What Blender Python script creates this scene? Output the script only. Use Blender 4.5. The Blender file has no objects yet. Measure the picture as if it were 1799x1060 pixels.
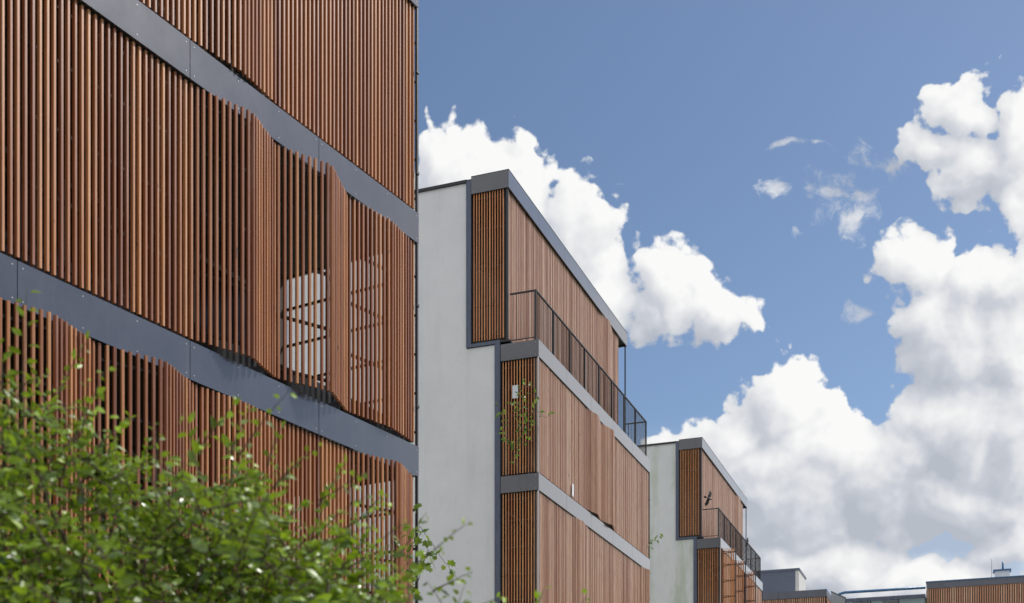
import bpy, math, random
from mathutils import Vector
random.seed(7)
R = math.radians
scene = bpy.context.scene
col = scene.collection

# ------------------------------------------------------------------ camera
EYE = 1.6
cd = bpy.data.cameras.new("camera"); cam = bpy.data.objects.new("camera", cd); col.objects.link(cam)
cam.location = (0, 0, EYE); cam.rotation_euler = (R(90), 0, 0)
cd.sensor_fit = 'HORIZONTAL'; cd.sensor_width = 36; cd.lens = 42.62
cd.shift_y = 897.0/1799.0
cd.clip_start = 0.1; cd.clip_end = 3000
cd.dof.use_dof = True; cd.dof.focus_distance = 23.0; cd.dof.aperture_fstop = 2.7
scene.camera = cam
scene.view_settings.view_transform = 'Standard'; scene.view_settings.look = 'None'
scene.view_settings.gamma = 1; scene.view_settings.exposure = 0.40
try: scene.cycles.max_bounces = 6; scene.cycles.transparent_max_bounces = 12
except Exception: pass

# ------------------------------------------------------------------ sun
SUN_EL, SUN_AZ = 47.0, 67.0       # azimuth clockwise from +Y (the view direction)
sd = bpy.data.lights.new("sun", 'SUN'); sun = bpy.data.objects.new("sun", sd); col.objects.link(sun)
sd.energy = 3.3; sd.angle = R(6); sd.color = (1.0, .955, .90)
ea, aa = R(SUN_EL), R(SUN_AZ)
sv = Vector((math.sin(aa)*math.cos(ea), math.cos(aa)*math.cos(ea), math.sin(ea)))
sun.rotation_euler = sv.to_track_quat('Z', 'Y').to_euler(); sun.location = (0, -20, 40)

# ------------------------------------------------------------------ world: sky and cumulus clouds by direction
world = bpy.data.worlds.new("World"); scene.world = world; world.use_nodes = True
nt = world.node_tree; nt.nodes.clear()

class NG:
    """tiny helper for building node trees"""
    def __init__(s, tree): s.t = tree
    def n(s, typ, **kw):
        o = s.t.nodes.new(typ)
        for k, v in kw.items(): setattr(o, k, v)
        return o
    def put(s, sock, v):
        if v is None: return
        if isinstance(v, bpy.types.NodeSocket): s.t.links.new(v, sock)
        else: sock.default_value = v
    def m(s, op, a, b=None, c=None, clamp=False):
        o = s.n('ShaderNodeMath', operation=op, use_clamp=clamp)
        s.put(o.inputs[0], a); s.put(o.inputs[1], b); s.put(o.inputs[2], c)
        return o.outputs[0]
    def v(s, op, a, b=None, c=None):
        o = s.n('ShaderNodeVectorMath', operation=op)
        s.put(o.inputs[0], a); s.put(o.inputs[1], b); s.put(o.inputs[2], c)
        return o.outputs['Value'] if op in ('LENGTH', 'DOT_PRODUCT', 'DISTANCE') else o.outputs['Vector']
    def noise(s, vec, scale, detail=4, rough=.55, dim='3D', out='Fac', dist=0.0):
        o = s.n('ShaderNodeTexNoise', noise_dimensions=dim)
        s.put(o.inputs['Vector'], vec); o.inputs['Scale'].default_value = scale
        o.inputs['Detail'].default_value = detail; o.inputs['Roughness'].default_value = rough
        o.inputs['Distortion'].default_value = dist
        return o.outputs[out]
    def ramp(s, fac, stops, interp='LINEAR'):
        o = s.n('ShaderNodeValToRGB'); s.put(o.inputs[0], fac); e = o.color_ramp.elements
        o.color_ramp.interpolation = interp
        while len(e) < len(stops): e.new(.5)
        for i, (p, c) in enumerate(stops):
            e[i].position = p; e[i].color = tuple(c)+(1,) if len(c) == 3 else c
        return o.outputs[0]
    def mix(s, fac, a, b, blend='MIX'):
        o = s.n('ShaderNodeMix', data_type='RGBA', blend_type=blend)
        s.put(o.inputs[0], fac)
        s.put(o.inputs[6], a if isinstance(a, bpy.types.NodeSocket) else tuple(a)+(1,))
        s.put(o.inputs[7], b if isinstance(b, bpy.types.NodeSocket) else tuple(b)+(1,))
        return o.outputs[2]
    def smooth(s, x, lo, hi, a=0.0, b=1.0):
        o = s.n('ShaderNodeMapRange', interpolation_type='SMOOTHSTEP')
        s.put(o.inputs[0], x); o.inputs[1].default_value = lo; o.inputs[2].default_value = hi
        o.inputs[3].default_value = a; o.inputs[4].default_value = b
        return o.outputs[0]

# cumulus heaps: (azimuth tangent, elevation tangent, half width, half height) in thousandths
def heap(x, y, rx, ry): return ((x-900)/2.13, (1427-y)/2.13, rx/2.13, ry/2.13)
HEAPS = [heap(*h) for h in [
    (815,308,100,98),(900,340,76,100),(860,450,160,140),(1015,402,78,88),(960,520,140,130),(1045,500,62,110),
    (1175,515,76,82),(1252,545,78,58),(1130,548,60,52),(1298,558,36,36),
    (1378,708,64,86),(1300,780,88,76),(1215,820,84,70),(1445,780,92,88),(1350,880,230,130),(1530,850,140,120),
    (1600,800,90,95),(1380,990,210,70),
    (1612,462,66,64),(1630,555,70,70),(1720,510,80,80),(1785,500,80,90),(1690,610,105,110),(1770,600,90,130),
    (1700,760,140,130),(1790,780,110,160),(1690,880,180,75),(1780,960,75,80),
    (1700,185,60,66),(1645,245,58,48),(1735,290,85,75),(1790,250,60,90),(1705,335,56,36),(1785,350,50,44),
    (1600,1020,150,36),(1480,1000,110,60),(1700,1030,130,36)]]
WISPS = [heap(*h) for h in [
    (1508,262,46,34),(1368,350,32,34),(1450,350,46,54),(1500,345,60,44),(1500,390,50,50),(1520,545,26,20),(1395,412,20,14),(1560,290,60,26),(1380,255,34,12),(1440,250,30,10)]]

def cloud_group():
    g = bpy.data.node_groups.new("cumulus_field", 'ShaderNodeTree')
    g.interface.new_socket("P", in_out='INPUT', socket_type='NodeSocketVector')
    g.interface.new_socket("Field", in_out='OUTPUT', socket_type='NodeSocketFloat')
    g.interface.new_socket("Body", in_out='OUTPUT', socket_type='NodeSocketFloat')
    g.interface.new_socket("Wisp", in_out='OUTPUT', socket_type='NodeSocketFloat')
    G = NG(g); gi = G.n('NodeGroupInput'); go = G.n('NodeGroupOutput')
    P0 = gi.outputs[0]
    w1 = G.noise(P0, .016, 3, .5, '2D', 'Color')
    w = G.v('MULTIPLY', G.v('SUBTRACT', w1, (.5,.5,.5)), (42,42,0))
    P = G.v('ADD', P0, w)
    acc = None
    for (cx, cy, rx, ry) in HEAPS:
        q = G.v('MULTIPLY_ADD', P, (1/rx, 1/ry, 0), (-cx/rx, -cy/ry, 0))
        f = G.m('SUBTRACT', 1.0, G.v('LENGTH', q))
        f = G.m('MULTIPLY', f, math.sqrt(rx*ry)/32.0)
        acc = f if acc is None else G.m('SMOOTH_MAX', acc, f, .18)
    wac = None
    for (cx, cy, rx, ry) in WISPS:
        q = G.v('MULTIPLY_ADD', P, (1/rx, 1/ry, 0), (-cx/rx, -cy/ry, 0))
        f = G.m('SUBTRACT', .62, G.v('LENGTH', q))
        wac = f if wac is None else G.m('MAXIMUM', wac, f)
    body = acc
    # billows: rounded lumps of several sizes on the outline
    def vor(scale):
        o = G.n('ShaderNodeTexVoronoi', voronoi_dimensions='2D', feature='SMOOTH_F1')
        G.put(o.inputs['Vector'], P); o.inputs['Scale'].default_value = scale; o.inputs['Smoothness'].default_value = .35
        return o.outputs['Distance']
    b = G.m('MULTIPLY', G.m('SUBTRACT', .45, vor(.030)), .60)
    b2 = G.m('MULTIPLY', G.m('SUBTRACT', .45, vor(.085)), .32)
    fb = G.m('MULTIPLY', G.m('SUBTRACT', G.noise(P0, .045, 8, .56, '2D'), .5), .95)
    F = G.m('ADD', acc, G.m('ADD', G.m('ADD', b, b2), fb))
    g.links.new(F, go.inputs[0]); g.links.new(body, go.inputs[1])
    wt = G.m('MULTIPLY', G.m('SUBTRACT', G.noise(P, .05, 9, .66, '2D', 'Fac', .0), .5), 3.0)
    g.links.new(G.m('ADD', wac, wt), go.inputs[2])
    return g
CG = cloud_group()
W = NG(nt)
tc = W.n('ShaderNodeTexCoord'); D = tc.outputs['Generated']
sep = W.n('ShaderNodeSeparateXYZ'); W.put(sep.inputs[0], D)
dx, dy, dz = sep.outputs
ys = W.m('MAXIMUM', dy, .05)
comb = W.n('ShaderNodeCombineXYZ')
W.put(comb.inputs[0], W.m('MULTIPLY', W.m('DIVIDE', dx, ys), 1000)); W.put(comb.inputs[1], W.m('MULTIPLY', W.m('DIVIDE', dz, ys), 1000))
UV = comb.outputs[0]
def field(vec):
    o = W.n('ShaderNodeGroup'); o.node_tree = CG; W.put(o.inputs[0], vec); return o.outputs[0], o.outputs[1], o.outputs[2]
F1, B1, W1 = field(UV); F2, _, _ = field(W.v('ADD', UV, (10, 12, 0))); _, B3, _ = field(W.v('ADD', UV, (18, 26, 0)))
# elsewhere on the sky: unseen cloud cover, shaped to light walls and band reflections
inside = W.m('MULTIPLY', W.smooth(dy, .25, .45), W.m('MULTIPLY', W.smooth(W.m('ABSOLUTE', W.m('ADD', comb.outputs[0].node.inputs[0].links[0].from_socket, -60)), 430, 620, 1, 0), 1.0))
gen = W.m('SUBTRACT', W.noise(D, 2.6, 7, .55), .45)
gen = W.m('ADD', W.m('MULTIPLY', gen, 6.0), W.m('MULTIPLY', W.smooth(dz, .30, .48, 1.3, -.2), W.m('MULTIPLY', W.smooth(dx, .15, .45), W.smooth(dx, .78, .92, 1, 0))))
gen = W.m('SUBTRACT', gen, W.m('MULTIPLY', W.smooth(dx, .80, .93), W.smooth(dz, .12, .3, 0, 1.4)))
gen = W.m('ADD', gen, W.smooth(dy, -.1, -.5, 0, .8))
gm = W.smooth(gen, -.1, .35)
soft = W.m('ADD', .65, W.m('MULTIPLY', W.noise(UV, .006, 3, .5, '2D'), 1.3))
mask = W.smooth(W.m('MULTIPLY', F1, soft), -.10, .16)
vraw = comb.outputs[0].node.inputs[1].links[0].from_socket
mask = W.m('MAXIMUM', mask, W.smooth(vraw, 330, 215, 0, .55))
mask = W.m('MAXIMUM', mask, W.smooth(W1, -.15, .95, 0, .85))
shade = W.m('ADD', .435, W.m('MAXIMUM', W.m('MULTIPLY', W.m('SUBTRACT', F1, F2), .36), -.2))
shade = W.m('ADD', shade, W.m('MULTIPLY', W.m('MAXIMUM', W.m('MINIMUM', W.m('SUBTRACT', B1, B3), .9), -.9), W.smooth(B1, .4, 1.8, .42, .06)))
shade = W.m('ADD', shade, W.m('MULTIPLY', W.m('SUBTRACT', W.noise(UV, .010, 5, .55, '2D'), .5), .62))
shade = W.m('SUBTRACT', shade, W.smooth(B1, .5, 3.2, -.12, .14))
vv = W.m('MULTIPLY', W.smooth(comb.outputs[0].node.inputs[1].links[0].from_socket, 330, 262), W.smooth(comb.outputs[0].node.inputs[1].links[0].from_socket, 205, 235))
shade = W.m('SUBTRACT', shade, W.m('MULTIPLY', vv, .14))
ccol = W.ramp(shade, [(0.0, (.36,.385,.435)), (.30, (.44,.463,.508)), (.55, (.555,.568,.592)), (.80, (.655,.66,.663)), (1.0, (.725,.725,.72))], 'LINEAR')
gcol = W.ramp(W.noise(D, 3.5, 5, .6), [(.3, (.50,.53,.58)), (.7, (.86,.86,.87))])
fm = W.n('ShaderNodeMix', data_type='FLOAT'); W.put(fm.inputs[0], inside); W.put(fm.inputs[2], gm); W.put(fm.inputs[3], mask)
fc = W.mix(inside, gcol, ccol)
sky = W.n('ShaderNodeTexSky', sky_type='NISHITA'); sky.sun_disc = False
sky.sun_elevation = ea; sky.sun_rotation = aa; sky.altitude = 100; sky.air_density = 1.0; sky.dust_density = .6; sky.ozone_density = 2.4
bg1 = W.n('ShaderNodeBackground'); W.put(bg1.inputs[0], sky.outputs[0]); bg1.inputs[1].default_value = .082
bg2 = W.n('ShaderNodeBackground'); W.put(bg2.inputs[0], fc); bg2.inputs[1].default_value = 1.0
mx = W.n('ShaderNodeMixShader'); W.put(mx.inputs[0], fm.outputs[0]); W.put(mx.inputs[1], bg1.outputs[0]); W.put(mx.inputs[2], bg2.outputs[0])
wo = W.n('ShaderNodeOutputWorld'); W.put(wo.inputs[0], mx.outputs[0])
try: world.cycles.sampling_method = 'MANUAL'; world.cycles.sample_map_resolution = 512
except Exception: pass

# ------------------------------------------------------------------ materials
def new_mat(name):
    m = bpy.data.materials.new(name); m.use_nodes = True
    G = NG(m.node_tree); bs = m.node_tree.nodes['Principled BSDF']
    return m, G, bs
def obj_co(G): return G.n('ShaderNodeTexCoord').outputs['Object']
def bump(G, bs, h, strength, dist=.01):
    b = G.n('ShaderNodeBump'); b.inputs['Strength'].default_value = strength; b.inputs['Distance'].default_value = dist
    G.put(b.inputs['Height'], h); G.put(bs.inputs['Normal'], b.outputs[0])
def attr(G):
    a = G.n('ShaderNodeAttribute'); a.attribute_name = 'tone'
    s = G.n('ShaderNodeSeparateColor'); G.put(s.inputs[0], a.outputs['Color'])
    return s.outputs[0], s.outputs[1]

def wood_mat(name, stops, rough=.42, pale=(.42,.27,.2), palef=.3, coat=.35):
    m, G, bs = new_mat(name); r, ph = attr(G); co = obj_co(G)
    cs = G.n('ShaderNodeCombineXYZ'); G.put(cs.inputs[2], G.m('MULTIPLY', ph, 37.0))
    c2 = G.v('ADD', co, cs.outputs[0])
    c = G.ramp(r, stops)
    gr = G.noise(G.v('MULTIPLY', c2, (70,70,2.2)), 1, 4, .6)
    c = G.mix(G.smooth(gr, .35, .75, 0, .45), c, (.12,.035,.016))
    we = G.noise(G.v('MULTIPLY', c2, (9,9,.9)), 1, 4, .6)
    c = G.mix(G.smooth(we, .45, .8, 0, palef), c, pale)
    kn = G.noise(G.v('MULTIPLY', c2, (22,22,6)), 1, 1, .4)
    c = G.mix(G.smooth(kn, .76, .82, 0, .8), c, (.045,.018,.01))
    G.put(bs.inputs['Base Color'], c); bs.inputs['Roughness'].default_value = rough
    bs.inputs['IOR'].default_value = 1.5; bs.inputs['Coat Weight'].default_value = coat; bs.inputs['Coat Roughness'].default_value = .3
    bump(G, bs, gr, .25, .003)
    return m
WOOD = wood_mat('stained_timber', [(0, (.18,.048,.014)), (.35, (.29,.094,.030)), (.7, (.41,.156,.053)), (1, (.53,.24,.095))], coat=.2)
WOODP = wood_mat('weathered_timber', [(0, (.31,.125,.066)), (.3, (.45,.235,.145)), (.7, (.57,.345,.235)), (1, (.70,.50,.38))], .42, (.52,.38,.30), .45, .6)
WOODF = wood_mat('pale_orange_timber', [(0, (.50,.22,.11)), (.5, (.62,.33,.20)), (1, (.74,.46,.31))], .45, (.6,.45,.35), .3)
WOODO = wood_mat('orange_timber', [(0, (.48,.15,.042)), (.5, (.64,.25,.08)), (1, (.76,.36,.13))], .45, (.5,.33,.2), .2)

def simple(name, colr, rough=.5, metal=0, var=.12, scale=3.0, bmp=0.0, stretch=(1,1,1), spec=.5):
    m, G, bs = new_mat(name); co = obj_co(G)
    n = G.noise(G.v('MULTIPLY', co, stretch), scale, 6, .62)
    lo = tuple(c*(1-var) for c in colr); hi = tuple(min(1, c*(1+var)) for c in colr)
    G.put(bs.inputs['Base Color'], G.ramp(n, [(.3, lo), (.7, hi)]))
    G.put(bs.inputs['Roughness'], G.m('ADD', rough-.06, G.m('MULTIPLY', n, .12)))
    bs.inputs['Metallic'].default_value = metal; bs.inputs['Specular IOR Level'].default_value = spec
    if bmp: bump(G, bs, G.noise(co, scale*14, 4, .6), bmp, .004)
    return m

def fascia_mat(nm, ro):
    m, G, bs = new_mat(nm); r, ph = attr(G); co = obj_co(G)
    n = G.noise(co, 1.7, 7, .65); st = G.noise(G.v('MULTIPLY', co, (9,9,.8)), 1, 4, .6)
    c = G.ramp(n, [(.3, (.024,.025,.036)), (.7, (.040,.041,.056))])
    c = G.mix(G.smooth(st, .5, .8, 0, .35), c, (.075,.075,.09))
    c = G.mix(G.m('MULTIPLY', r, .2), c, (.07,.07,.088))
    sp = G.noise(co, 95, 2, .5)
    c = G.mix(G.smooth(sp, .72, .78, 0, .5), c, (.4,.4,.42))
    G.put(bs.inputs['Base Color'], c)
    G.put(bs.inputs['Roughness'], G.m('ADD', ro, G.m('MULTIPLY', n, .10)))
    bs.inputs['IOR'].default_value = 1.6; bs.inputs['Coat Weight'].default_value = 1; bs.inputs['Coat Roughness'].default_value = .13; bs.inputs['Coat IOR'].default_value = 1.55
    bump(G, bs, G.noise(co, 60, 3, .5), .05, .002)
    return m
FASC = fascia_mat('fibre_cement_slate', .2); FASC_C = fascia_mat('fibre_cement_slate_cornice', .34)
STEEL = simple('dark_steel', (.013,.0145,.018), .45, 0, .2, 4)
TRIM = simple('blue_grey_flashing', (.075,.09,.135), .38, .2, .22, 3, .05, (4,4,.7))
ALU = simple('pale_aluminium', (.42,.43,.46), .35, .6, .1, 5)
SLAB = simple('slab_concrete', (.05,.05,.053), .8, 0, .2, 3, .2)
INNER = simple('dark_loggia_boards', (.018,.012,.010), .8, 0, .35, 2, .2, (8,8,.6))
ROOF = simple('roof_membrane', (.12,.12,.125), .8, 0, .2, 2, .2)
RIVET = simple('rivet_metal', (.55,.55,.57), .35, .3, .1, 5)
PAPER = simple('printed_paper', (.62,.64,.68), .5, 0, .15, 30)
FRAMEM = simple('pale_window_frame', (.48,.47,.45), .4, 0, .08, 5)
WFRAME = simple('grey_window_frame', (.13,.125,.12), .5, 0, .08, 5)
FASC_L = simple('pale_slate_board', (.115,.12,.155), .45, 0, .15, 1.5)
BLUE = simple('blue_steel_tube', (.04,.13,.27), .35, .1, .15, 4)

def plaster(name, green):
    m, G, bs = new_mat(name); co = obj_co(G)
    n = G.noise(co, .55, 8, .65); st = G.noise(G.v('MULTIPLY', co, (2.6,2.6,.22)), 1, 7, .68)
    f = G.noise(co, 9, 6, .7); fv = G.noise(G.v('MULTIPLY', co, (22,22,.8)), 1, 4, .6)
    c = G.ramp(n, [(.3, (.63,.63,.65)), (.7, (.72,.72,.735))])
    c = G.mix(G.smooth(st, .50, .80, 0, .38), c, (.47,.48,.48))
    c = G.mix(G.smooth(f, .52, .78, 0, .32), c, (.49,.50,.51))
    c = G.mix(G.smooth(fv, .5, .85, 0, .3), c, (.76,.77,.75))
    if green:
        gn = G.noise(G.v('MULTIPLY', co, (1.1,1.1,.28)), 1, 7, .7)
        c = G.mix(G.smooth(gn, .42, .66, .08, green), c, (.36,.41,.26))
    G.put(bs.inputs['Base Color'], c); bs.inputs['Roughness'].default_value = .85
    bump(G, bs, G.noise(co, 45, 6, .7), .35, .006)
    return m
PLASTER = plaster('white_render', 0); PLASTERG = plaster('white_render_with_algae', .6)

def glass_mat(name, tint, alpha_mix):
    m, G, bs = new_mat(name)
    out = m.node_tree.nodes['Material Output']
    tr = G.n('ShaderNodeBsdfTransparent'); tr.inputs[0].default_value = tuple(tint)+(1,)
    gl = G.n('ShaderNodeBsdfGlossy'); gl.inputs['Roughness'].default_value = .03
    fr = G.n('ShaderNodeFresnel'); fr.inputs[0].default_value = 1.5
    mx = G.n('ShaderNodeMixShader')
    G.put(mx.inputs[0], G.m('ADD', G.m('MULTIPLY', fr.outputs[0], .9), alpha_mix, clamp=True)); G.put(mx.inputs[1], tr.outputs[0]); G.put(mx.inputs[2], gl.outputs[0])
    G.put(out.inputs[0], mx.outputs[0])
    return m
GLASS = glass_mat('clear_glass', (.82,.9,.9), .04)
PANE = simple('dark_window_glass', (.008,.009,.011), .2, 0, .1, 2, spec=.12)
FROST = simple('pale_glazed_wall', (.5,.54,.55), .25, 0, .1, 1.0)

def leaf_mat(name, lo, hi, trans=.35, rough=.33, pale=.8):
    m, G, bs = new_mat(name); r, ph = attr(G)
    out = m.node_tree.nodes['Material Output']
    c = G.ramp(r, [(0, lo), (.6, tuple((a+b)/2 for a, b in zip(lo, hi))), (1, hi)])
    c = G.mix(G.smooth(ph, .93, .95, 0, pale), c, (.36,.46,.24))  # a few leaves coloured pale, standing in for sky glints
    n = G.noise(obj_co(G), 40, 3, .6); c = G.mix(G.smooth(n, .4, .8, 0, .3), c, tuple(x*.6 for x in lo))
    G.put(bs.inputs['Base Color'], c); G.put(bs.inputs['Roughness'], G.m('ADD', rough-.08, G.m('MULTIPLY', ph, .22)))
    bs.inputs['Specular IOR Level'].default_value = .5
    tl = G.n('ShaderNodeBsdfTranslucent'); G.put(tl.inputs[0], G.mix(.5, c, (.36,.50,.02)))
    mx = G.n('ShaderNodeMixShader'); mx.inputs[0].default_value = trans
    G.put(mx.inputs[1], bs.outputs[0]); G.put(mx.inputs[2], tl.outputs[0]); G.put(out.inputs[0], mx.outputs[0])
    return m
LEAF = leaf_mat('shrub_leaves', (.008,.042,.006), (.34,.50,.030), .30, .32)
LEAFV = leaf_mat('vine_leaves', (.04,.12,.020), (.22,.34,.035), .35, .45, 0)
BARK = simple('bark', (.07,.048,.032), .85, 0, .3, 20, .5)
FEATHER = simple('black_feathers', (.012,.012,.014), .5, 0, .3, 30)

# ------------------------------------------------------------------ mesh helpers
class MB:
    def __init__(s): s.v = []; s.f = []; s.t = []; s.m = []; s.sm = []
    def add(s, vs, fs, tone=None, mi=0, smooth=False):
        b = len(s.v); tone = tone or (random.random(), random.random())
        s.v += [tuple(v) for v in vs]; s.t += [tone]*len(vs)
        for f in fs: s.f.append(tuple(b+i for i in f)); s.m.append(mi); s.sm.append(smooth)
    def box(s, x0, x1, y0, y1, z0, z1, tone=None, mi=0):
        x0, x1 = min(x0,x1), max(x0,x1); y0, y1 = min(y0,y1), max(y0,y1); z0, z1 = min(z0,z1), max(z0,z1)
        vs = [(x,y,z) for z in (z0,z1) for (x,y) in ((x0,y0),(x1,y0),(x1,y1),(x0,y1))]
        s.add(vs, [(3,2,1,0),(4,5,6,7),(0,1,5,4),(1,2,6,5),(2,3,7,6),(3,0,4,7)], tone, mi)
    def prism(s, prof, z0, z1, tone=None, mi=0, smooth=False):
        n = len(prof)
        vs = [(x,y,z0) for x, y in prof]+[(x,y,z1) for x, y in prof]
        s.add(vs, [(i,(i+1)%n,n+(i+1)%n,n+i) for i in range(n)], tone, mi, smooth)
        s.add(vs[:n], [tuple(range(n-1,-1,-1))], tone, mi); s.add(vs[n:], [tuple(range(n))], tone, mi)
    def obox(s, c, d, n, w, t, z0, z1, tone=None, mi=0):
        """upright box: plan centre c, width w along unit d, thickness t along unit n"""
        pr = [(c[0]+a*w/2*d[0]+b*t/2*n[0], c[1]+a*w/2*d[1]+b*t/2*n[1]) for a, b in ((-1,-1),(1,-1),(1,1),(-1,1))]
        ar = sum(pr[i][0]*pr[(i+1)%4][1]-pr[(i+1)%4][0]*pr[i][1] for i in range(4))
        if ar < 0: pr.reverse()
        s.prism(pr, z0, z1, tone, mi)
    def slat(s, c, d, n, w, t, z0, z1):
        pr = []
        r = .0065
        for (a, b) in ((1,1),(-1,1),(-1,-1),(1,-1)):
            base = math.atan2(b, a)
            for k in (-1, 0, 1):
                an = base+k*R(38)
                x = a*(w/2-r)+r*math.cos(an); y = b*(t/2-r)+r*math.sin(an)
                pr.append((c[0]+x*d[0]+y*n[0], c[1]+x*d[1]+y*n[1]))
        ar = sum(pr[i][0]*pr[(i+1)%12][1]-pr[(i+1)%12][0]*pr[i][1] for i in range(12))
        if ar < 0: pr.reverse()
        s.prism(pr, z0, z1, None, 0, False)
    def tube(s, pts, rads, sides=6, tone=None, mi=0):
        pts = [Vector(p) for p in pts]
        if not isinstance(rads, (list, tuple)): rads = [rads]*len(pts)
        vs = []; fs = []
        up = Vector((0,0,1))
        for i, p in enumerate(pts):
            a = pts[max(0,i-1)]; b = pts[min(len(pts)-1,i+1)]; d = (b-a).normalized()
            u = d.cross(up)
            if u.length < .05: u = d.cross(Vector((1,0,0)))
            u.normalize(); w = d.cross(u)
            for k in range(sides):
                an = 2*math.pi*k/sides; vs.append(p+(u*math.cos(an)+w*math.sin(an))*rads[i])
        for i in range(len(pts)-1):
            for k in range(sides):
                k2 = (k+1)%sides
                fs.append((i*sides+k, i*sides+k2, (i+1)*sides+k2, (i+1)*sides+k))
        fs.append(tuple(range(sides-1,-1,-1))); fs.append(tuple((len(pts)-1)*sides+k for k in range(sides)))
        s.add(vs, fs, tone, mi, True)
    def build(s, name, mats, parent=None):
        me = bpy.data.meshes.new(name); me.from_pydata(s.v, [], s.f)
        if not isinstance(mats, (list, tuple)): mats = [mats]
        for m in mats: me.materials.append(m)
        me.polygons.foreach_set('material_index', s.m); me.polygons.foreach_set('use_smooth', s.sm)
        a = me.color_attributes.new('tone', 'FLOAT_COLOR', 'POINT')
        a.data.foreach_set('color', [c for t in s.t for c in (t[0], t[1], 0, 1)])
        me.update()
        o = bpy.data.objects.new(name, me); col.objects.link(o)
        if parent: o.parent = parent
        return o
def tag(o, label=None, cat=None, group=None, kind=None):
    if label: o['label'] = label
    if cat: o['category'] = cat
    if group: o['group'] = group
    if kind: o['kind'] = kind
    return o
def empty(name, loc, rz=0):
    o = bpy.data.objects.new(name, None); col.objects.link(o); o.location = loc; o.rotation_euler = (0,0,rz)
    o.empty_display_size = .5
    return o

# ------------------------------------------------------------------ ground
def ground():
    m, G, bs = new_mat('grass_and_path'); co = obj_co(G)
    n = G.noise(co, .25, 6, .6); n2 = G.noise(co, 8, 6, .7)
    c = G.ramp(n, [(.35, (.05,.085,.028)), (.6, (.10,.12,.05))]); c = G.mix(G.smooth(n2, .4, .7, 0, .5), c, (.03,.055,.018))
    G.put(bs.inputs['Base Color'], c); bs.inputs['Roughness'].default_value = .9
    bump(G, bs, n2, .6, .05)
    mb = MB(); mb.box(-1500,1500,-1500,1500,-.5,0); tag(mb.build('ground', m), kind='structure')
    mb = MB(); mb.box(-3.2, 3.2, -11, 11, .004, .02)
    p = mb.build('path', simple('pale_paving', (.34,.33,.31), .85, 0, .15, 1.5, .3)); p.location = (5.5, 8, 0); p.rotation_euler = (0,0,R(-21)); tag(p, kind='structure')
    mb = MB(); mb.box(-2.6, 2.6, -30, 30, .004, .02)
    p = mb.build('path', simple('pale_paving_slabs', (.34,.33,.31), .85, 0, .15, 1.5, .3)); p.location = (20, 46, 0); p.rotation_euler = (0,0,R(-21)); tag(p, kind='structure')
ground()

# ------------------------------------------------------------------ terrace blocks with slatted loggias
LEN = 10.12
FLOORS = [.30, 3.30, 6.30, 9.30]      # band tops = floor levels under each slatted storey
TOPF = 12.33                           # terrace level
BT = .385                              # band height
def flat(t0=.03, t1=LEN-.03, n=15): return [(t0+(t1-t0)*i/n, 0) for i in range(n+1)]
def with_folds(folds):
    """folds: list of lists of (t, outward); the rest is filled with flat panels"""
    pts = []; cur = .03
    def fill(a, b):
        k = max(1, round((b-a)/.67)); return [(a+(b-a)*i/k, 0) for i in range(k)]
    for f in folds:
        if f[0][0]-cur > .1: pts += fill(cur, f[0][0])
        pts += f[:-1]; cur = f[-1][0]
        last = f[-1]
    if LEN-.03-cur > .1: pts += fill(cur, LEN-.03); pts.append((LEN-.03, 0))
    else: pts.append(last)
    return pts

def screen_panel(root, p0, p1, z0, z1, mat, rails=(.05,.28,.52,.76,.95), nsl=9, name='slatted_screen', sw=.030, sdp=.040, frame=True):
    dx, dy = p1[0]-p0[0], p1[1]-p0[1]; ln = math.hypot(dx, dy); d = (dx/ln, dy/ln); n = (d[1], -d[0])
    mb = MB(); pitch = ln/nsl
    for i in range(nsl):
        a = pitch*(i+.5)
        if name == 'slatted_screen': a += random.uniform(-.0035,.0035)
        oj = random.gauss(0, .0032) if mat is WOODP else random.gauss(0, .001)
        c = (p0[0]+d[0]*a+n[0]*oj, p0[1]+d[1]*a+n[1]*oj)
        mb.slat(c, d, n, sw+random.uniform(-.0015,.0015), sdp, z0+random.uniform(-.004,.004), z1+random.uniform(-.004,.004))
    o = mb.build(name, mat, root)
    fr = MB()
    for zf in rails:
        z = z0+(z1-z0)*zf
        c = (p0[0]+d[0]*ln/2-n[0]*.046, p0[1]+d[1]*ln/2-n[1]*.046)
        fr.obox(c, d, n, ln-.05, .03, z-.016, z+.016)
    if frame:
        for a in (.012, ln-.012):
            c = (p0[0]+d[0]*a-n[0]*.045, p0[1]+d[1]*a-n[1]*.045)
            fr.obox(c, d, n, .020, .034, z0+.01, z1-.01)
    # bolts that show between the slats
    for zf in rails[1:-1]:
        z = z0+(z1-z0)*zf
    fr.build('screen_frame', STEEL, o)
    return o

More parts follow.
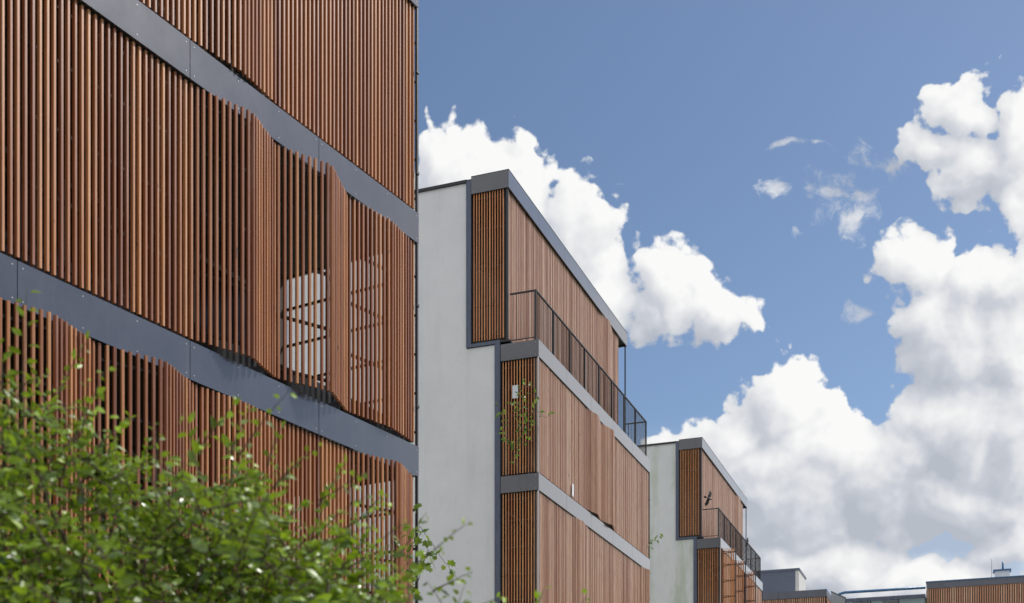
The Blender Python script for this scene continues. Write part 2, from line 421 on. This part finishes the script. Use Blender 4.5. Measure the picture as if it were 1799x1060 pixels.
def fascia(root, runs, z0, z1, name='fascia_band'):
    """runs: (axis, from, to, fixed, sign) -> 2 m boards 30 mm thick with 8 mm joints and rivets"""
    mb = MB(); rv = MB(); th = .03
    for ax, a0, a1, fx, sg in runs:
        k = max(1, round((a1-a0)/2.0)); st = (a1-a0)/k
        for i in range(k):
            b0 = a0+st*i+(.004 if i else 0); b1 = a0+st*(i+1)-(.004 if i < k-1 else 0)
            if ax == 'x': mb.box(b0, b1, fx, fx+th*sg, z0, z1)
            else: mb.box(fx, fx+th*sg, b0, b1, z0, z1)
            m_ = max(1, round((b1-b0)/.66))
            for j in range(m_+1):
                c = b0+.05+(b1-b0-.10)*j/m_
                for zz in (z0+.05, z1-.05):
                    r = .005
                    if ax == 'x': rv.box(c-r, c+r, fx-.003*sg, fx+.001*sg, zz-r, zz+r)
                    else: rv.box(fx-.003*sg, fx+.001*sg, c-r, c+r, zz-r, zz+r)
    b0_ = len(mb.v); mb.v += rv.v; mb.t += rv.t; mb.f += [tuple(b0_+q for q in f) for f in rv.f]; mb.m += [1]*len(rv.f); mb.sm += rv.sm
    o = mb.build(name, [FASC_C if name == 'cornice' else FASC, RIVET], root)
    return o

def block(name, label, origin, L, DL, DU, mat_long, mat_gable, plast, folds, zones_top=None, mirror=False, top_folds=(), gsw=.024):
    root = empty(name, (origin[0], origin[1], 0), math.atan2(L[1], L[0]))
    tag(root, label, 'apartment building', 'slatted apartment blocks in a row')
    DEP = 11.5; SU = .75                 # depth of block, setback of the top storey
    TR = .13                             # flashing width
    wl, wu = DL+TR, SU+DU+TR
    # body in white render: lower part and the part beside the top storey
    mb = MB(); mb.box(.02, LEN-.02, wl, DEP, 0, TOPF+.02); 
    mb.box(.02, LEN-.02, wu, DEP, TOPF+.02, 16.20)
    mb.build('wall', plast, root)
    mb = MB(); mb.box(-.03, LEN+.03, wu-.02, DEP+.05, 16.20, 16.265); mb.build('coping', STEEL, root)
    # stepped flashing on the near gable
    for x0, x1 in ((-.025, .06), (LEN-.06, LEN+.025)):
        mb = MB()
        mb.box(x0, x1, DL-.002, wl, 0, TOPF+.03)
        mb.box(x0-.002, x1+.002, DL-.002, wu+.0, TOPF+.03, TOPF+.10)
        mb.box(x0, x1, wu-TR+.01, wu, TOPF+.10, 16.23)
        mb.build('flashing', TRIM, root)
    # slabs, bands, inner walls
    for i, z in enumerate(FLOORS+[TOPF]):
        mb = MB(); mb.box(.045, LEN-.045, .045, DL+.3 if i < 4 else DU+SU+.3, z-BT+.02, z-.01); mb.build('slab', SLAB, root)
        fascia(root, [('x', .0, LEN, 0, 1), ('y', .031, DL-.004, 0, 1), ('y', .031, DL-.004, LEN, -1)], z-BT, z)
    for i, z in enumerate(FLOORS):
        z1 = (FLOORS+[TOPF])[i+1]-BT+.02
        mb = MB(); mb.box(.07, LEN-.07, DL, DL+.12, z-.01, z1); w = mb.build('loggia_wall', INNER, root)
        if mirror and i == 3:
            mb = MB(); mb.box(LEN-.20, LEN-.14, .12, DL-.005, z, z1); mb.build('end_wall', INNER, root)
        for b in range(5):
            x0 = .35+b*2.0
            f = MB(); y = DL-.02
            for (a0, a1, c0, c1) in ((x0,x0+1.5,z+.1,z+.16),(x0,x0+1.5,z+2.25,z+2.31),(x0,x0+.06,z+.16,z+2.25),(x0+1.44,x0+1.5,z+.16,z+2.25),(x0+.72,x0+.78,z+.16,z+2.25)):
                f.box(a0, a1, y, y+.05, c0, c1)
            fo = f.build('window_frame', WFRAME, root)
            pm = MB(); pm.box(x0+.06, x0+.72, y+.015, y+.03, z+.16, z+2.25); pm.box(x0+.78, x0+1.44, y+.015, y+.03, z+.16, z+2.25)
            pm.build('pane', PANE, fo)
    # the long slatted screens
    SC = .05
    for i, z in enumerate(FLOORS):
        z0 = z+.045; z1 = (FLOORS+[TOPF])[i+1]-BT-.012
        pts = folds.get(i, flat())
        for (a, b) in zip(pts[:-1], pts[1:]):
            w = math.hypot(b[0]-a[0], b[1]-a[1])
            screen_panel(root, (a[0], SC-a[1]), (b[0], SC-b[1]), z0, z1, WOODO if max(a[1], b[1]) > .3 else mat_long, nsl=max(5, round(w/(.085 if max(a[1], b[1]) > .3 else .0735))), **(dict(sw=.026, sdp=.02) if max(a[1], b[1]) > .3 else {}))  # wide open panels recoloured orange: loss of grazing sheen painted in
        mb = MB(); mb.box(.08, LEN-.08, .10, .115, z-.005, z+.26); mb.build('gap_shade_strip', STEEL, root)  # dark strip added to keep the gap under the screens in shade
        # gable screen around the near end, open rails on the far end
        if not mirror:
            screen_panel(root, (SC, DL-.02), (SC, .09), z0, z1, mat_gable, nsl=12, name='gable_screen', sw=gsw, sdp=gsw)
            g = MB(); g.box(.004, .028, .004, .028, z0-.04, z1+.01); g.build('corner_post', ALU, root)
        g = MB()
        for q in range(6): g.box(LEN-.07, LEN-.04, .03, DL, z0+.12+q*.5, z0+.15+q*.5)
        g.box(LEN-.075, LEN-.035, DL*.5, DL*.5+.04, z0-.04, z1+.01)
        g.build('end_railing', STEEL, root)
        g = MB(); g.box(LEN-.034, LEN-.002, .004, .034, z0-.044, z1+.011)
        for q in (.45, 1.75): g.box(LEN-.05, LEN+.007, -.006, .02, z0+q, z0+q+.035)
        g.build('corner_post', STEEL, root)
    # top storey, set back behind the terrace
    zt = TOPF+.16; zc0, zc1 = 15.90, 16.30
    mb = MB(); mb.box(.0, LEN+.0, SU+.032, wu-.0, zc0+.06, zc1-.03); mb.build('slab', SLAB, root)
    fascia(root, [('x', -.03, LEN+.03, SU-.03, 1), ('y', SU+.001, wu-TR, -.03, 1), ('y', SU+.001, wu-TR, LEN+.03, -1)], zc0, zc1, 'cornice')
    mb = MB(); mb.box(-.035, LEN+.035, SU-.035, wu-TR+.002, zc1, zc1+.012); mb.build('cornice_cap', STEEL, root)
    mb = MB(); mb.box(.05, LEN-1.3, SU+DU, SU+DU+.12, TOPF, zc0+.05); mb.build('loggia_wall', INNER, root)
    mb = MB(); mb.box(-.01, LEN, DL+.01, SU+DU, TOPF+.04, TOPF+.12); mb.box(-.02, .5, SU-.05, DL+.01, TOPF+.05, TOPF+.085); mb.build('threshold', STEEL, root)
    pts = [(.09+(LEN-.75-.09)*k/14, 0) for k in range(15)]
    pts[12] = (pts[12][0], .10 if not mirror else 0)
    for (a, b) in zip(pts[:-1], pts[1:]):
        screen_panel(root, (a[0], SU+SC-a[1]), (b[0], SU+SC-b[1]), zt, zc0+.0, mat_long, nsl=9)
    if not mirror:
        screen_panel(root, (SC-.03, wu-TR-.02), (SC-.03, SU+.09), zt, zc0+.0, mat_gable, nsl=12, name='gable_screen', sw=gsw, sdp=gsw, rails=(.03,.24,.5,.76,.97))
    g = MB()
    g.box(.0, .05, SU-.0, SU+.05, zt-.1, zc0); g.build('corner_post', STEEL, root)
    for px_ in (LEN-.06,):
        g = MB(); g.box(px_, px_+.035, SU+.0, SU+.035, TOPF, zc0); g.box(px_, px_+.035, SU+.5, SU+.535, TOPF, zc0)
        g.build('corner_post', STEEL, root)
    # terrace railing: handrail, posts, thin flat bars
    ys = .10; H = 1.17
    hr = MB(); hr.box(.06, LEN-.06, ys-.02, ys+.02, TOPF+H-.03, TOPF+H)
    hr.box(.06, .10, ys+.02, SU-.02, TOPF+H-.03, TOPF+H); hr.box(LEN-.10, LEN-.06, ys+.02, SU-.02, TOPF+H-.03, TOPF+H)
    for zz in (TOPF+.08,): hr.box(.07, LEN-.07, ys-.008, ys+.008, zz, zz+.02)
    hr.box(.07, .085, ys+.009, SU-.02, TOPF+.08, TOPF+.10); hr.box(LEN-.085, LEN-.07, ys+.009, SU-.02, TOPF+.08, TOPF+.10)
    rail = hr.build('terrace_railing', STEEL, root)
    for k in range(9):
        x = .06+(LEN-.12-.03)*k/8
        p = MB(); p.box(x, x+.03, ys-.017, ys+.028, TOPF-.02, TOPF+H-.03); p.build('railing_post', STEEL, rail)
    bars = MB(); nb = int((LEN-.2)/.085)
    for k in range(nb+1):
        x = .1+(LEN-.2)*k/nb
        bars.box(x-.004, x+.004, ys-.006, ys+.004, TOPF+.1, TOPF+H-.03)
    for k in range(1, 7):
        y = ys+(SU-ys)*k/7
        for x in (.078, LEN-.078): bars.box(x-.006, x+.006, y-.0035, y+.0035, TOPF+.1, TOPF+H-.03)
    bars.build('railing_bars', STEEL, rail)
    return root

nB = math.hypot(810, 2130); LB = (810/nB, 2130/nB)
nA = math.hypot(1218, 2130); LA = (1218/nA, 2130/nA)
OB = (.607, 27.5)
OC = (OB[0]+21.2*LB[0], OB[1]+21.2*LB[1])
EA = (-1.2, 15.6); OA = (EA[0]-LEN*LA[0], EA[1]-LEN*LA[1])
e = lambda *p: [(LEN-t, o) for t, o in reversed(p)]
blockA = block('apartment_building', 'nearest slatted timber block rising behind the leafy shrub at the left', OA, LA, 2.2, 1.0, WOOD, WOOD, PLASTER, {
    3: with_folds([e((2.70,0),(3.33,.08),(3.98,0))]),
    2: with_folds([e((.04,0),(.71,.11),(1.44,0),(2.09,.27),(2.72,0),(3.32,.20),(3.95,0))]),
    1: with_folds([e((.08,0),(.70,.23),(1.37,0),(2.02,0),(2.68,0),(3.33,.08),(3.96,0),(4.56,.22),(5.2,0),(5.83,.20),(6.5,0))]),
}, mirror=True)
blockB = block('apartment_building', 'middle slatted block with white gable wall and a climbing plant on its end screen', OB, LB, .94, .90, WOODP, WOODO, PLASTER, {
    3: with_folds([[(3.75,0),(4.35,.13),(5.0,0),(5.7,.16),(6.35,0)]]),
    2: with_folds([[(2.5,0),(3.15,.10),(3.85,0)], [(9.05,0),(9.72,.14),(LEN-.03,0)]]),
})
blockC = block('apartment_building', 'farther slatted block with green stained gable and screens folded wide open', OC, LB, .94, .90, WOODP, WOODO, PLASTERG, {
    3: with_folds([[(.10,0),(.38,.60),(.70,0)], [(2.55,0),(2.85,.55),(3.15,0)], [(5.0,0),(5.3,.55),(5.6,0)]]),
    2: with_folds([[(.10,0),(.45,.5),(.85,0)], [(3.2,0),(3.6,.45),(4.0,0)]]),
}, gsw=.0215)

# ------------------------------------------------------------------ far cross buildings
SX = (LB[1], -LB[0]); ROT = math.atan2(SX[1], SX[0])
def far_block():
    # long low block at the right with slats all along
    r = empty('apartment_building', (25.63, 75, 0), ROT)
    tag(r, 'long low slatted building with a white chimney at the far right', 'apartment building')
    mb = MB(); mb.box(.05, 26, .15, 9, 0, 15.6); mb.build('wall', PLASTER, r)
    for z0, z1 in ((15.42,15.80),(11.9,12.3),(8.9,9.3),(5.9,6.3),(2.9,3.3)):
        mb = MB()
        for k in range(6): mb.box(k*4.6+.006, (k+1)*4.6-.006, -.02 if z1 > 15 else 0, .12, z0, z1)
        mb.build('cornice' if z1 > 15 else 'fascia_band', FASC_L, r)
    mb = MB(); mb.box(-.03, 27.7, -.06, 9, 15.80, 15.86); mb.build('coping', BLUE, r)
    for z0, z1 in ((12.34,15.42),(9.34,11.88),(6.34,8.88),(3.34,5.88)):
        mb = MB(); n = 200
        for k in range(n):
            x = .06+k*.132
            mb.box(x, x+.076, .02, .07, z0, z1)
        mb.build('slatted_screen', WOODF, r)
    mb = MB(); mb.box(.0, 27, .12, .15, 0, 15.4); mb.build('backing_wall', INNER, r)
    # chimney
    mb = MB(); mb.box(3.95, 4.8, 1.0, 1.8, 15.6, 16.42); c = mb.build('chimney', PLASTER, r)
    mb = MB(); mb.box(3.86, 4.89, .92, 1.88, 16.42, 16.50); mb.build('chimney_cap', BLUE, c)
    mb = MB(); mb.tube([(4.42,1.4,16.5),(4.42,1.4,17.02)], .055, 8); mb.build('flue_pipe', BLUE, c)
    mb = MB(); mb.tube([(3.78,1.2,15.8),(3.78,1.2,17.2)], .012, 5); mb.build('aerial', STEEL, r)
far_block()
def mid_block():
    # lower slatted block whose corner stands past the third block, with a dark roof box
    Y = 66.0; X = (1453-900)/2130*Y; H = EYE+392*Y/2130
    r = empty('apartment_building', (X, Y, 0), ROT)
    tag(r, 'low slatted building with grey cornice just past the third block', 'apartment building')
    mb = MB(); mb.box(-14, -.1, .12, 9, 0, H-.15); mb.build('wall', PLASTER, r)
    mb = MB(); mb.box(-14, -.02, .10, .12, 0, H-.2); mb.build('backing_wall', INNER, r)
    for z1 in (H, H-3.5, H-6.5, H-9.5):
        mb = MB()
        for k in range(5): mb.box(-(k+1)*2.6+.006, -k*2.6-.006 if k else 0, -.02, .1, z1-.4, z1)
        mb.box(-.03, 0, .1, 3.5, z1-.4, z1)
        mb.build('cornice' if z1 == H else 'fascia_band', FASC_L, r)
        sc = MB()
        for k in range(130): x = -.1-k*.1; sc.box(x-.05, x, .0, .05, z1-3.4 if z1 == H else z1-2.95, z1-.42)
        for k in range(34): y = .12+k*.1; sc.box(-.06, -.01, y, y+.05, z1-3.4 if z1 == H else z1-2.95, z1-.42)
        sc.build('slatted_screen', WOODF, r)
    # roof box
    m, G, bs = new_mat('ribbed_blue_grey_cladding'); co = obj_co(G); s = G.n('ShaderNodeSeparateXYZ'); G.put(s.inputs[0], co)
    w = G.m('FRACT', G.m('MULTIPLY', s.outputs[2], 9.0)); c = G.ramp(w, [(0, (.05,.062,.095)), (.15, (.085,.10,.145)), (1, (.095,.11,.155))])
    G.put(bs.inputs['Base Color'], c); bs.inputs['Roughness'].default_value = .5; bump(G, bs, w, .4, .02)
    Y2 = 70.0; xw = (1398-900)/2130*Y2
    b = empty('roof_plant_room', (xw, Y2, 0), ROT); tag(b, 'dark blue grey ribbed plant room box with pale metal corner', 'roof room')
    mb = MB(); mb.box(-5.2, 0, 0, 3, H-.4, 15.55); mb.build('cladding', m, b)
    mb = MB(); mb.box(.003, .2, -.01, 3, H-.4, 15.55); mb.build('corner_panel', FRAMEM, b)
    mb = MB(); mb.box(-5.25, .24, -.05, 3.05, 15.55, 15.68); mb.build('coping', TRIM, b)
mid_block()
def pavilion():
    r = empty('glass_pavilion', (25.45, 74.6, 0), ROT)
    tag(r, 'glazed rooftop pavilion with blue steel tube rails between two slatted buildings', 'pavilion')
    ZT = 15.42
    mb = MB(); mb.tube([(0,0,ZT),(-4.85,0,ZT),(-5.15,0,ZT-.08),(-5.3,0,ZT-.3),(-5.3,0,ZT-.9)], .085, 8); mb.build('roof_tube', BLUE, r)
    mb = MB(); mb.box(-5.0, 0, -.05, .07, ZT-.62, ZT-.40); mb.build('roof_beam', TRIM, r)
    mb = MB(); mb.box(-4.95, 0, .08, 4, ZT-.5, ZT-.47); mb.build('roof_glass', GLASS, r)
    for k, x in enumerate((-5.0, -3.28, -1.62, -.06)):
        mb = MB(); mb.box(x, x+.06, -.03, .04, 10, ZT-.62); mb.build('post', STEEL, r)
        if k < 3:
            x1 = (-3.28, -1.62, -.06)[k]
            mb = MB(); mb.box(x+.065, x1-.005, .0, .012, 10, ZT-.63); mb.build('glass_pane', GLASS, r)
    mb = MB(); mb.box(-1.55, -.07, .35, .45, 10, ZT-.52); mb.box(-5.0, -1.56, 4.0, 4.1, 10, ZT-.9); mb.build('back_wall', FROST, r)
    for x in (-4.4, -2.6): 
        mb = MB(); mb.box(x, x+1.0, .6, 3.6, ZT-.66, ZT-.53); mb.build('roof_blind', INNER, r)
    mb = MB(); mb.box(-6.5, 1, -.2, 5, 0, 10); mb.build('base_wall', PLASTER, r)
    # slanting glass balustrade running to the neighbouring roof
    a = (17.35, 65.9); b = (18.65, 67.8); ln = math.hypot(b[0]-a[0], b[1]-a[1])
    q = empty('glass_balustrade', (a[0], a[1], 0), math.atan2(b[1]-a[1], b[0]-a[0]))
    tag(q, 'short rooftop balustrade in front of the glass pavilion', 'balustrade')
    mb = MB(); mb.box(0, ln, -.02, .02, 13.56, 13.61); mb.build('handrail', STEEL, q)
    mb = MB(); mb.box(0, ln, -.006, .006, 12.0, 13.56); mb.build('glass_pane', simple('grey_glass', (.17,.19,.21), .2), q)
    mb = MB(); mb.box(ln-.04, ln, -.03, .03, 11.9, 13.56); mb.build('post', STEEL, q)
pavilion()

# ------------------------------------------------------------------ plants
def leaf_verts(c, d, up, ln, w, fold=.25, curl=.15):
    d = d.normalized(); s = d.cross(up)
    if s.length < .01: s = d.cross(Vector((1,0,0)))
    s.normalize(); n = s.cross(d).normalized()
    P = lambda a, b, h: c+d*(a*ln)+s*(b*w)+n*(h*ln)
    return [P(0,0,0), P(.33,.46,fold*.5), P(.72,.34,fold*.35-curl*.5), P(1,0,-curl), P(.72,-.34,fold*.35-curl*.5), P(.33,-.46,fold*.5), P(.4,0,.03), P(.75,0,-curl*.5)], \
           [(0,6,1),(1,6,7,2),(2,7,3),(0,5,6),(5,4,7,6),(4,3,7)]
def lobed_leaf(mb, c, d, up, size):
    d = d.normalized(); s = d.cross(up)
    if s.length < .01: s = d.cross(Vector((1,0,0)))
    s.normalize(); n = s.cross(d).normalized()
    pts = []
    prof = [(0,.10),(20,.42),(38,.62),(52,.48),(72,.95),(88,.66),(104,.72),(125,1.0),(150,.72),(165,.85),(180,1.12)]
    full = [(a, r) for a, r in prof]+[(360-a, r) for a, r in reversed(prof[1:-1])]
    vs = [c+d*size*.45]
    for a, r in full:
        an = R(a-180); rr = r*size*.62*random.uniform(.92,1.05)
        vs.append(c+d*(size*.45+math.cos(an)*rr)+s*(math.sin(an)*rr)-n*(abs(math.sin(an))*rr*.22+random.uniform(0,.06)*size))
    k = len(full); mb.add(vs, [(0, 1+i, 1+(i+1)%k) for i in range(k)], None, 0, False)

def rvec(s=1): return Vector((random.gauss(0,s), random.gauss(0,s), random.gauss(0,s)))
def interp(tab, x):
    if x <= tab[0][0]: return tab[0][1]
    for (a, b), (c, d) in zip(tab[:-1], tab[1:]):
        if x <= c: return b+(d-b)*(x-a)/(c-a)
    return tab[-1][1]

def shrub():
    root = empty('leafy_shrub', (-1.3, 5.1, 0))
    tag(root, 'tall green leafy shrub in the foreground hiding the bottom of the nearest block', 'shrub')
    Y0 = 5.0
    top = [((x-900)/2130*Y0, EYE+(1427-y)/2130*Y0) for x, y in [(-500,640),(-250,600),(0,640),(70,630),(130,670),(200,750),(270,792),(340,805),(400,785),(455,795),(520,835),(600,872),(660,905),(720,975),(800,1040),(880,1095),(1000,1130),(1150,1180)]]
    lv = MB(); br = MB()
    off = Vector((-1.3, 5.1, 0))
    def shoot(p, d, ln, nl, size, thick=.004, droop=.35):
        pts = []; q = p.copy(); dd = d.normalized(); st = ln/8
        for i in range(9):
            pts.append(q.copy()); q = q+dd*st; dd = (dd+Vector((0,0,-droop*.12))+rvec(.05)).normalized()
        br.tube([x-off for x in pts], [thick*(1-.8*i/8) for i in range(9)], 4)
        for k in range(nl):
            t = (k+.6)/nl*8*.98; i = min(7, int(t)); c = pts[i].lerp(pts[i+1], t-i)
            ax = (pts[i+1]-pts[i]).normalized()
            side = ax.cross(Vector((0,0,1)))
            if side.length < .1: side = Vector((1,0,0))
            side.normalize(); side = side*(1 if k % 2 else -1)
            dl = (side*.9+ax*.45+Vector((0,0,random.uniform(-.55,.25)))+rvec(.28)).normalized()
            upv = (Vector((0,-.35,.55))+rvec(.5)).normalized()
            sz = size*random.uniform(.65,1.15)*(1-.35*(k/nl))
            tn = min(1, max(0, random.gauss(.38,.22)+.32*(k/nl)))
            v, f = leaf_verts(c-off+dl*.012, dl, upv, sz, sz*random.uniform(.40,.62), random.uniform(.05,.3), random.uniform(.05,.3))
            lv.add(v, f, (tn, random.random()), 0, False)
    n = 0
    while n < 6600:
        X = random.uniform(-3.6, .55); Y = random.gauss(5.2, .62)
        if abs(Y-5.2) > 1.35: continue
        zt = interp(top, X)-.30*abs(Y-5.0)**1.3
        u = random.random()
        Z = zt-.05-(u**.95)*1.45
        if Z < .9: continue
        if X > -.5 and random.random() > .75: continue
        clump = math.sin(X*5.3+1)*math.sin(Z*6.1+Y*2)+.6*math.sin(X*11+Z*9)
        if clump < -.35 and Z > zt-.8 and random.random() < .85: continue
        d = Vector((random.gauss(0,.6), random.gauss(-.15,.5), random.uniform(.05,1.0)))
        ln = random.uniform(.16,.34)
        shoot(Vector((X,Y,Z-.12)), d, ln, random.randint(8,13), random.uniform(.048,.082))
        n += 1
    # long loose shoots standing out of the crown
    for (x, y, x2, y2, nl) in [(40,760,52,520,16),(75,750,150,600,16),(0,700,15,600,8),(140,780,165,640,12),(330,820,400,700,15),(400,810,432,722,14),(420,800,500,690,9),
                               (470,820,490,745,9),(250,820,268,760,9),(560,890,600,822,13),(640,910,668,866,9),(560,880,640,835,10),(700,980,745,905,9),(720,1000,820,922,10),
                               (760,1040,822,1000,10),(820,1075,880,1040,10),(480,860,545,775,10),(930,1095,960,1040,9),(1000,1100,1030,1045,8),(90,740,60,640,12),(190,800,210,735,10)]:
        Y = random.uniform(4.6, 5.2)
        a = Vector(((x-900)/2130*Y, Y, EYE+(1427-y)/2130*Y)); b = Vector(((x2-900)/2130*Y, Y, EYE+(1427-y2)/2130*Y))
        shoot(a, b-a, (b-a).length*1.08, nl, .062, .004, .18)
    # trunk and limbs
    for k in range(9):
        a = Vector((random.uniform(-.35,.35), random.uniform(-.2,.2), 0))
        tx = -3.2+k*.42; b = Vector((tx, 5.05+random.uniform(-.5,.5), interp(top, tx)-.45))-off
        pts = [a.lerp(b, i/9)+Vector((0,0,math.sin(i/9*math.pi)*.35))+rvec(.02) for i in range(10)]
        br.tube(pts, [.035*(1-.85*i/9) for i in range(10)], 7)
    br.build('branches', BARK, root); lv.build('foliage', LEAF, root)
shrub()

def vine(name, label, origin, paths, size, seed, zmin=-99, step=.09, cat='climbing plant', lo=.6, lobed=True):
    random.seed(seed)
    root = empty(name, origin); tag(root, label, cat)
    st = MB(); lv = MB(); off = Vector(origin)
    for pts in paths:
        P = [Vector(p)-off for p in pts]
        fine = []
        for a, b in zip(P[:-1], P[1:]):
            k = max(2, int((b-a).length/.05))
            fine += [a.lerp(b, i/k)+rvec(.006) for i in range(k)]
        fine.append(P[-1]); st.tube(fine, [.005*(1-.6*i/len(fine)) for i in range(len(fine))], 5)
        ln = 0
        for i in range(1, len(fine)):
            ln += (fine[i]-fine[i-1]).length
            if ln > step and fine[i].z+off.z > zmin:
                ln = random.uniform(-.3,.2)*step
                d = Vector((random.gauss(0,.7), -.45+random.gauss(0,.35), random.gauss(-.15,.6))); up = Vector((random.gauss(0,.3), -.8, .6+random.gauss(0,.3)))
                c = fine[i]+d.normalized()*.02
                if lobed: lobed_leaf(lv, c, d, up, size*random.uniform(lo,1.15))
                else:
                    v, f = leaf_verts(c, d, up, size*random.uniform(lo,1.2), size*.5, .2, .2); lv.add(v, f)
    st.build('stem', BARK, root); lv.build('foliage', LEAFV, root)

def wp(x, y, Y): return ((x-900)/2130*Y, Y, EYE+(1427-y)/2130*Y)
vine('grape_vine', 'trailing vine with large lobed leaves hanging off the corner of the nearest block', (-1.08, 15.3, 0),
     [[(-1.08,15.3,0), wp(733,1300,15.1), wp(728,1050,15.0), wp(712,980,14.9), wp(700,910,14.9)],
      [wp(722,1010,15.0), wp(735,975,15.0), wp(733,880,15.0)],
      [wp(712,985,14.9), wp(738,925,14.9), wp(770,972,14.8), wp(790,1000,14.7), wp(806,1020,14.7)],
      [wp(728,1040,15.0), wp(752,965,14.8), wp(765,1000,14.8)]], .115, 5, step=.10)
vine('climbing_plant', 'young climbing plant growing through the end screen of the middle block', (.2, 27.55, 0),
     [[wp(920,1427,27.45), wp(915,860,27.4), wp(905,800,27.35), wp(912,760,27.35), wp(908,700,27.35), wp(925,660,27.35)],
      [wp(905,800,27.35), wp(885,760,27.4), wp(880,715,27.4), wp(873,712,27.3)],
      [wp(912,760,27.35), wp(935,735,27.3), wp(943,700,27.3), wp(930,668,27.3)],
      [wp(910,780,27.35), wp(925,745,27.3), wp(915,715,27.3), wp(895,705,27.3), wp(876,730,27.3)],
      [wp(908,790,27.35), wp(928,775,27.3), wp(930,740,27.3)],
      [wp(940,720,27.3), wp(960,735,27.35), wp(968,728,27.4)], [wp(905,790,27.3), wp(888,770,27.25), wp(884,740,27.25)], [wp(912,740,27.35), wp(918,700,27.3), wp(940,690,27.25)]], .13, 11, zmin=9.45, step=.062, lo=.5, lobed=False)
YS = 36.8
vine('creeper_sprig', 'small green creeper sprig poking out past the far end of the middle block', (4.2, 37.2, 0),
     [[(4.2,37.2,0), (4.15,37.2,9.2), wp(1143,952,YS), wp(1155,943,YS), wp(1166,942,YS)], [wp(1143,950,YS), wp(1154,948,YS)]], .13, 3, step=.05, lobed=False)

# ------------------------------------------------------------------ notices taped to the slats of the middle block
def local_B(t, s, z):
    return (OB[0]+t*LB[0]-s*LB[1], OB[1]+t*LB[1]+s*LB[0], z)
def notice(name, label, loc, rz, w, h, tilt=0):
    mb = MB(); n = 6
    vs = []; fs = []
    for i in range(n+1):
        for j, z in enumerate((0, h)):
            x = -w/2+w*i/n; y = -.004*math.sin(i*1.3+j)
            vs += [(x, y-.0015, z), (x, y+.0015, z)]
    for i in range(n):
        a = i*4; b = a+4
        fs += [(a,b,b+2,a+2), (b+1,a+1,a+3,b+3), (a+2,b+2,b+3,a+3), (b,a,a+1,b+1)]
    fs += [(0,2,3,1), (n*4+1,n*4+3,n*4+2,n*4)]
    mb.add(vs, fs); o = mb.build(name, PAPER); o.location = loc; o.rotation_euler = (0, tilt, rz); tag(o, label, 'notice'); return o
rb = math.atan2(LB[1], LB[0])
p = local_B(-.012, .565, 11.05); notice('paper_notice', 'white paper notice on the end screen above the climbing plant', p, rb-math.pi/2, .14, .30)
p = local_B(2.47, -.012, 9.37); notice('paper_notice', 'narrow white strip on the long timber facade of the middle block', p, rb, .13, .30, R(4))

# ------------------------------------------------------------------ crows
def crow(name, label, loc, rot, flying=True, sc=1.0):
    random.seed(21)
    mb = MB(); k = 10
    prof = [(-.24,.005,.0),(-.16,.018,.0),(-.08,.045,.0),(0,.058,.0),(.08,.050,.004),(.13,.034,.012),(.165,.036,.018),(.195,.024,.016),(.215,.010,.010),(.255,.003,.004)]
    vs = []
    for x, r, z in prof:
        for i in range(k): a = 2*math.pi*i/k; vs.append((x, r*math.cos(a), z+r*.85*math.sin(a)))
    fs = [(i*k+j, i*k+(j+1)%k, (i+1)*k+(j+1)%k, (i+1)*k+j) for i in range(len(prof)-1) for j in range(k)]
    fs += [tuple(range(k-1,-1,-1)), tuple((len(prof)-1)*k+j for j in range(k))]
    mb.add(vs, fs, None, 0, True)
    # fan tail
    tv = [(-.14,-.02,.0),(-.14,.02,.0),(-.30,.07,.0),(-.33,.025,.0),(-.335,-.025,.0),(-.30,-.07,.0)]
    tv = tv+[(x,y,-.006) for x,y,z in tv]; mb.add(tv, [(0,1,2,3,4,5),(11,10,9,8,7,6)]+[(i,(i+1)%6,6+(i+1)%6,6+i)[::-1] for i in range(6)])
    if flying:
        for sg in (1,-1):
            pl = [(.09,.03),(.10,.16),(.13,.27),(.10,.36),(.04,.45),(.015,.43),(.02,.37),(-.03,.42),(-.05,.39),(-.02,.33),(-.08,.36),(-.09,.32),(-.05,.25),(-.09,.16),(-.07,.03)]
            zf = lambda y: .06+.28*math.sin(min(1, y/.45)*1.1)*y/.45 if True else 0
            top_ = [(x, sg*y, zf(y)*.6) for x, y in pl]; bot = [(x, sg*y, zf(y)*.6-.008) for x, y in pl]; m_ = len(pl)
            f = [tuple(range(m_)), tuple(range(2*m_-1, m_-1, -1))]+[(i,m_+i,m_+(i+1)%m_,(i+1)%m_) for i in range(m_)]
            mb.add(top_+bot, f)
    else:
        for sg in (1,-1):
            mb.tube([(0,sg*.02,-.04),(.01,sg*.022,-.09),(.03,sg*.022,-.13)], .006, 5)
            w = [(.08,sg*.045,.02),(0,sg*.062,.03),(-.12,sg*.045,.01),(-.24,sg*.02,-.01),(-.1,sg*.05,-.03),(.04,sg*.055,-.02)]
            mb.add(w+[(x,y*.85,z) for x,y,z in w], [tuple(range(6)), tuple(range(11,5,-1))])
    o = mb.build(name, FEATHER); o.location = loc; o.rotation_euler = rot; o.scale = (sc,)*3
    tag(o, label, 'bird'); return o
crow('flying_crow', 'black crow in flight with wings spread in front of the farther block', wp(1246, 876, 42.5), (R(-72), R(12), R(25)), True, .62)
crow('perched_crow', 'dark bird perched on the terrace railing of the farther block', wp(1313.5, 951, 54.3), (0, R(-60), R(60)), False, .9)
